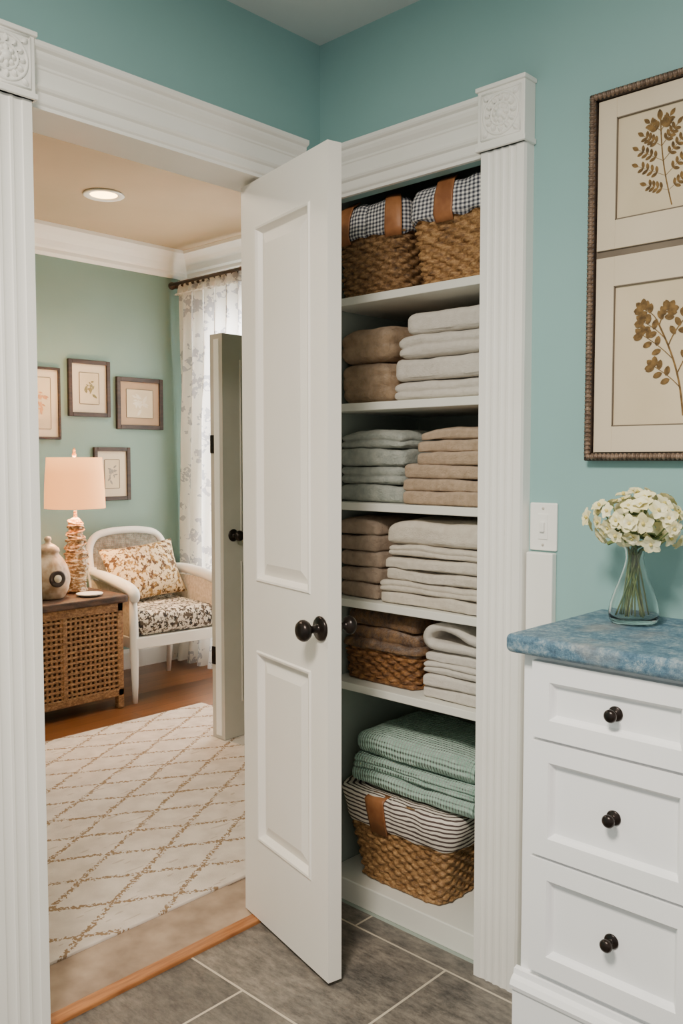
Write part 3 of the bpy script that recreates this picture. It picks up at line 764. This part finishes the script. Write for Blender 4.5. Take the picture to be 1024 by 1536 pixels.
while x<tx1-.04:
    lst.append((x,x+.013,ty1-.011,ty1-.004,.10,.505)); x+=.026
z=.115
while z<.5:
    lst.append((tx0+.03,tx1-.03,ty1-.008,ty1-.001,z,z+.012)); z+=.026
tb.append(boxes('woven_slats',lst,WICKT,.001))
group('wicker_side_table',tb)
TZ=.5885
lx,ly=-2.33,.555
prof=[(0,0),(.055,0),(.058,.008),(.05,.02),(.046,.05),(.056,.09),(.060,.14),(.052,.20),(.040,.27),(.034,.33),(.036,.36),(.022,.38),(.010,.385),(.008,.42),(0,.42)]
pp=[]
for i in range(len(prof)-1):
    for k in range(6):
        f=k/6; r_=prof[i][0]+(prof[i+1][0]-prof[i][0])*f; z_=prof[i][1]+(prof[i+1][1]-prof[i][1])*f; pp.append((r_,z_))
pp.append(prof[-1])
la=[lathe('base',pp,(lx,ly,TZ),LBASE,36,cap=False)]
for k in range(15):
    z=TZ+.03+k*.0235; t=k/14*8; i0=int(min(7,t)); R=[.046,.050,.058,.061,.058,.053,.047,.041,.036]; rr_=R[i0]+(R[i0+1]-R[i0])*(t-i0)
    la.append(tube('wrap_%d'%k,[(lx+rr_*math.cos(a*2*PI/24),ly+rr_*math.sin(a*2*PI/24),z+.010*math.sin(a*2*PI/24+k*2.1)) for a in range(24)],.0055,LBASE,8,closed=True))
la.append(lathe('shade',[(.152,1.022-TZ),(.150,1.10-TZ),(.145,1.2-TZ),(.138,1.283-TZ),(.135,1.283-TZ),(.142,1.2-TZ),(.147,1.10-TZ),(.149,1.022-TZ),(.152,1.022-TZ)],(lx,ly,TZ),SHADE,48,cap=False))
la.append(tube('harp',[(lx,ly,1.0),(lx,ly,1.30)],.003,BRONZE,8))
la.append(boxes('spider',[(lx-.136,lx+.136,ly-.002,ly+.002,1.272,1.276),(lx-.002,lx+.002,ly-.136,ly+.136,1.272,1.276)],BRONZE))
la.append(lathe('finial',[(0,1.28),(.008,1.284),(.012,1.296),(.006,1.31),(.009,1.32),(0,1.335)],(lx,ly,0),LBASE,16,cap=False))
group('table_lamp',la)
jp=[(0,0),(.070,0),(.078,.008),(.094,.04),(.104,.085),(.102,.12),(.090,.16),(.070,.195),(.052,.215),(.050,.225),(.056,.230),(.052,.245),(.034,.262),(.014,.272),(.012,.280),(.018,.290),(.014,.302),(0,.306)]
jg=[lathe('body',jp,(-2.24,.352,TZ),CERAM,40,cap=False)]
Mj=Matrix.Translation((-2.24+.099,.352-.01,TZ+.105))@Matrix.Rotation(PI/2,4,'Y')
jg.append(lathe('medallion',[(0,0),(.034,0),(.042,.004),(.042,.010),(.034,.013),(.022,.008),(0,.009)],(0,0,0),DARKWOOD,28,Mj,cap=False))
jg.append(lathe('medallion_disc',[(0,.009),(.019,.009),(.019,.013),(0,.014)],(0,0,0),PAPER,24,Mj,cap=False))
group('ceramic_jar',jg)
group('trinket_dish',[lathe('dish',[(0,0),(.045,0),(.062,.006),(.066,.012),(.06,.011),(.04,.005),(0,.005)],(-2.16,.53,TZ),WHITE,32,cap=False)])

CM=Matrix.Translation((-2.33,1.04,0))@Matrix.Rotation(math.radians(-6),4,'Z')
def cp(x,y,z): return CM@Vector((x,y,z))
ch=[]
hw=.26
CANES=mat('cane_side',(222,212,194),(198,186,164),.7,ns=60)
for s in (-1,1):
    ch.append(tube('front_leg',[cp(.25,s*hw,0.0),cp(.25,s*hw,.10),cp(.245,s*hw,.28),cp(.245,s*hw,.38),cp(.24,s*hw,.58)],[.013,.017,.024,.024,.019],WHITE,12))
    ch.append(tube('back_leg',[cp(-.27,s*(hw-.03),0.0),cp(-.24,s*(hw-.03),.30),cp(-.25,s*(hw-.03),.50),cp(-.29,s*(hw-.03),.66)],[.014,.022,.02,.016],WHITE,12))
    arm=smoothpts([cp(-.27,s*(hw-.02),.63),cp(-.12,s*(hw+.005),.635),cp(.08,s*(hw+.012),.62),cp(.22,s*(hw+.01),.60),cp(.27,s*(hw+.008),.575),cp(.262,s*(hw+.005),.545)],7)
    ch.append(tube('arm',arm,[.024+.008*math.sin(i/len(arm)*PI) for i in range(len(arm))],WHITE,12))
    ch.append(box('side_panel',-.24,.235,s*hw-.008,s*hw+.008,.30,.60,CANES,.002,CM))
ch.append(boxes('apron',[(-.25,.262,-hw-.012,-hw+.014,.285,.345),(-.25,.262,hw-.014,hw+.012,.285,.345),(.238,.268,-hw,hw,.285,.345),(-.26,-.235,-hw+.03,hw-.03,.285,.345)],WHITE,.004,CM))
ch.append(box('seat_deck',-.24,.25,-hw+.01,hw-.01,.325,.343,WHITE,.002,CM))
def bp(y,h): return cp(-.25-.10*h/.5, y, .36+h)
bw=.235
path=[bp(-bw,0),bp(-bw,.15),bp(-bw-.005,.33),bp(-bw+.005,.42),bp(-bw+.05,.475),bp(-.1,.495),bp(0,.50),bp(.1,.495),bp(bw-.05,.475),bp(bw-.005,.42),bp(bw+.005,.33),bp(bw,.15),bp(bw,0)]
ch.append(tube('back_frame',smoothpts(path,5),.021,WHITE,12))
ch.append(tube('back_rail',[bp(-bw,.06),bp(bw,.06)],.016,WHITE,10))
CANE=mat('cane_webbing',(176,170,156),(126,118,104),.6,ns=50)
lines=[]
k=-bw+.01
while k<bw:
    top=.48 if abs(k)<bw-.04 else .44
    lines.append((bp(k,.065),bp(k,top))); k+=.011
k=.075
while k<.48:
    w=bw-.004 if k<.43 else bw-.03; lines.append((bp(-w,k),bp(w,k))); k+=.011
vs=[];fs=[]
nn=(CM.to_3x3()@Vector((1,0,.2))).normalized()
for a,b in lines:
    t=(b-a).normalized(); s=t.cross(nn)*.0028; o=nn*.0015
    q=len(vs)
    for pnt in (a,b):
        vs+= [pnt-s-o,pnt+s-o,pnt+s+o,pnt-s+o]
    for i in range(4): fs.append([q+i,q+(i+1)%4,q+4+(i+1)%4,q+4+i])
ch.append(mkobj('cane_back',vs,fs,CANE,False))
ch.append(softblock('seat_cushion',-.225,.262,-hw+.02,hw-.02,.345,.475,SEATF,1,4,.006,0,r=.045,M=CM))
group('cane_armchair',ch)
def pillow(name,w,h,t,M,m,seed=1):
    n=22;vs=[];fs=[]
    for side in (1,-1):
        for i in range(n+1):
            for j in range(n+1):
                u=-1+2*i/n;v=-1+2*j/n
                th=((1-abs(u)**2.4)*(1-abs(v)**2.4))**.55
                px=u*w/2*(1-.07*(1-v*v)*1.0); pz=v*h/2*(1-.07*(1-u*u))
                y=side*t/2*th+ .004*noise.noise(Vector((u*3,v*3,seed)))*th
                vs.append(M@Vector((y,px,pz)))
    N_=(n+1)**2
    for sd in (0,1):
        for i in range(n):
            for j in range(n):
                a=sd*N_+i*(n+1)+j; fs.append([a,a+1,a+n+2,a+n+1])
    ob=mkobj(name,vs,fs,m); bm=bmesh.new(); bm.from_mesh(ob.data); bmesh.ops.remove_doubles(bm,verts=bm.verts,dist=.0004); bmesh.ops.recalc_face_normals(bm,faces=bm.faces); bm.to_mesh(ob.data); bm.free()
    return ob
pillow('throw_pillow',.47,.33,.12,CM@Matrix.Translation((-.115,-.01,.640))@Matrix.Rotation(math.radians(-24),4,'Y')@Matrix.Rotation(math.radians(5),4,'X'),PILLOW)

def curtain(x0,x1,ztop,zbot,yc,folds,amp,m,name,flare=.0,ruf=0):
    nx=int(folds*14);nz=60;vs=[];fs=[]
    for j in range(nz+1):
        f=j/nz; z=ztop+(zbot-ztop)*f
        for i in range(nx+1):
            u=i/nx; ph=u*folds*2*PI
            a=amp*(.55+.75*f)
            x=x0+(x1-x0)*u-flare*f*(1-u)*.5+.012*math.sin(ph*2+f*3)
            y=yc-.01+a*math.sin(ph+.5*math.sin(f*4+u*6))+.008*noise.noise(Vector((u*9,f*5,0)))-.05*max(0,f-.9)*10*.5
            zz=z+(ruf*math.sin(ph*.5+1)*f)
            vs.append(Vector((x,y,zz)))
    for j in range(nz):
        for i in range(nx): a_=j*(nx+1)+i; fs.append([a_,a_+1,a_+nx+2,a_+nx+1])
    return mkobj(name,vs,fs,m)
cu=[curtain(-2.73,-1.80,2.33,.02,1.525,9,.040,CURT,'panel_1',.08),curtain(-1.76,-1.40,2.33,.02,1.53,5,.03,CURT,'panel_2'),
    curtain(-2.735,-1.39,2.375,2.285,1.525,26,.022,CURT,'gathered_heading')]
cu.append(tube('rod',[(-2.77,1.52,2.345),(-1.36,1.52,2.345)],.013,DARKWOOD,12))
cu.append(tube('rod_front',[(-2.77,1.478,2.350),(-1.36,1.478,2.350)],.010,DARKWOOD,12))
for x in (-2.775,-1.35):
    bm=bmesh.new(); bmesh.ops.create_uvsphere(bm,u_segments=16,v_segments=10,radius=.024); cu.append(bmobj('finial',bm,DARKWOOD,True,Matrix.Translation((x,1.50,2.348))))
for x in (-2.755,-1.37): cu.append(tube('bracket',[(x,1.478,2.348),(x,1.641,2.348)],.006,DARKWOOD,8))
group('window_curtain',cu)

D2=Matrix.Translation((-1.262,.665,.014))@Matrix.Rotation(PI/2,4,'Z')
p2=[]
W2,T2,H2=.93,.085,1.81
PN2=[(.16,.80),(.92,1.70)]
for n,l,bv_ in panel_door(W2,T2,H2,PN2,GREIGE,.10): p2.append(boxes(n,l,GREIGE,bv_,D2))
door_panels(p2,D2,W2,T2,PN2,.10,GREIGE)
p2.append(box('edge_bead',-1.318,-1.282,.661,.666,.03,1.80,WHITE,.001))
k=knob(D2@Vector((.055,0,.92)),(1,0,0),BRONZE,.9); p2.append(k)
for z in (.35,1.30): p2.append(box('latch_plate',-1.345,-1.322,.660,.666,z,z+.08,BRONZE))
group('door_2',p2)

# ================================================================= lights
def area(name,loc,rot,size,power,col,sy=None):
    l=bpy.data.lights.new(name,'AREA'); l.size=size; l.energy=power; l.color=col
    if sy: l.shape='RECTANGLE'; l.size_y=sy
    o=bpy.data.objects.new(name,l); o.location=loc; o.rotation_euler=rot; bpy.context.scene.collection.objects.link(o); return o
area('ceiling_light_main',(1.25,-1.85,2.40),(0,0,0),.45,92,(1,.90,.78))
area('window_daylight',(-2.05,1.95,1.3),(-PI/2,0,0),.9,150,(.92,.95,1),1.8)
def point(name,loc,p,col,r=.05):
    l=bpy.data.lights.new(name,'POINT'); l.energy=p; l.color=col; l.shadow_soft_size=r
    o=bpy.data.objects.new(name,l); o.location=loc; bpy.context.scene.collection.objects.link(o)
point('lamp_bulb',(lx,ly,1.17),34,(1,.62,.30),.03)
s=bpy.data.lights.new('downlight_spot','SPOT'); s.energy=65; s.color=(1,.80,.56); s.spot_size=2.4; s.spot_blend=.8; s.shadow_soft_size=.06
o=bpy.data.objects.new('downlight_spot',s); o.location=(dl[0],dl[1],HB-.02); bpy.context.scene.collection.objects.link(o)
area('bedroom_fill_light',(-1.3,-.9,HB-.03),(0,0,0),.6,26,(1,.82,.62))  # added warm fill below the bedroom ceiling, no fixture modelled here
w=bpy.data.worlds.new('World'); bpy.context.scene.world=w; w.use_nodes=True
bg=w.node_tree.nodes['Background']; bg.inputs[0].default_value=(1,.97,.93,1); bg.inputs[1].default_value=.68

cam=bpy.data.cameras.new('Camera'); cam.sensor_fit='VERTICAL'; cam.sensor_height=24; cam.lens=1310/1536*24; cam.clip_start=.02
co=bpy.data.objects.new('Camera',cam); co.location=(1.76,-1.78,1.27); co.rotation_euler=(math.radians(90-3.41),0,math.radians(43.3))
bpy.context.scene.collection.objects.link(co); bpy.context.scene.camera=co
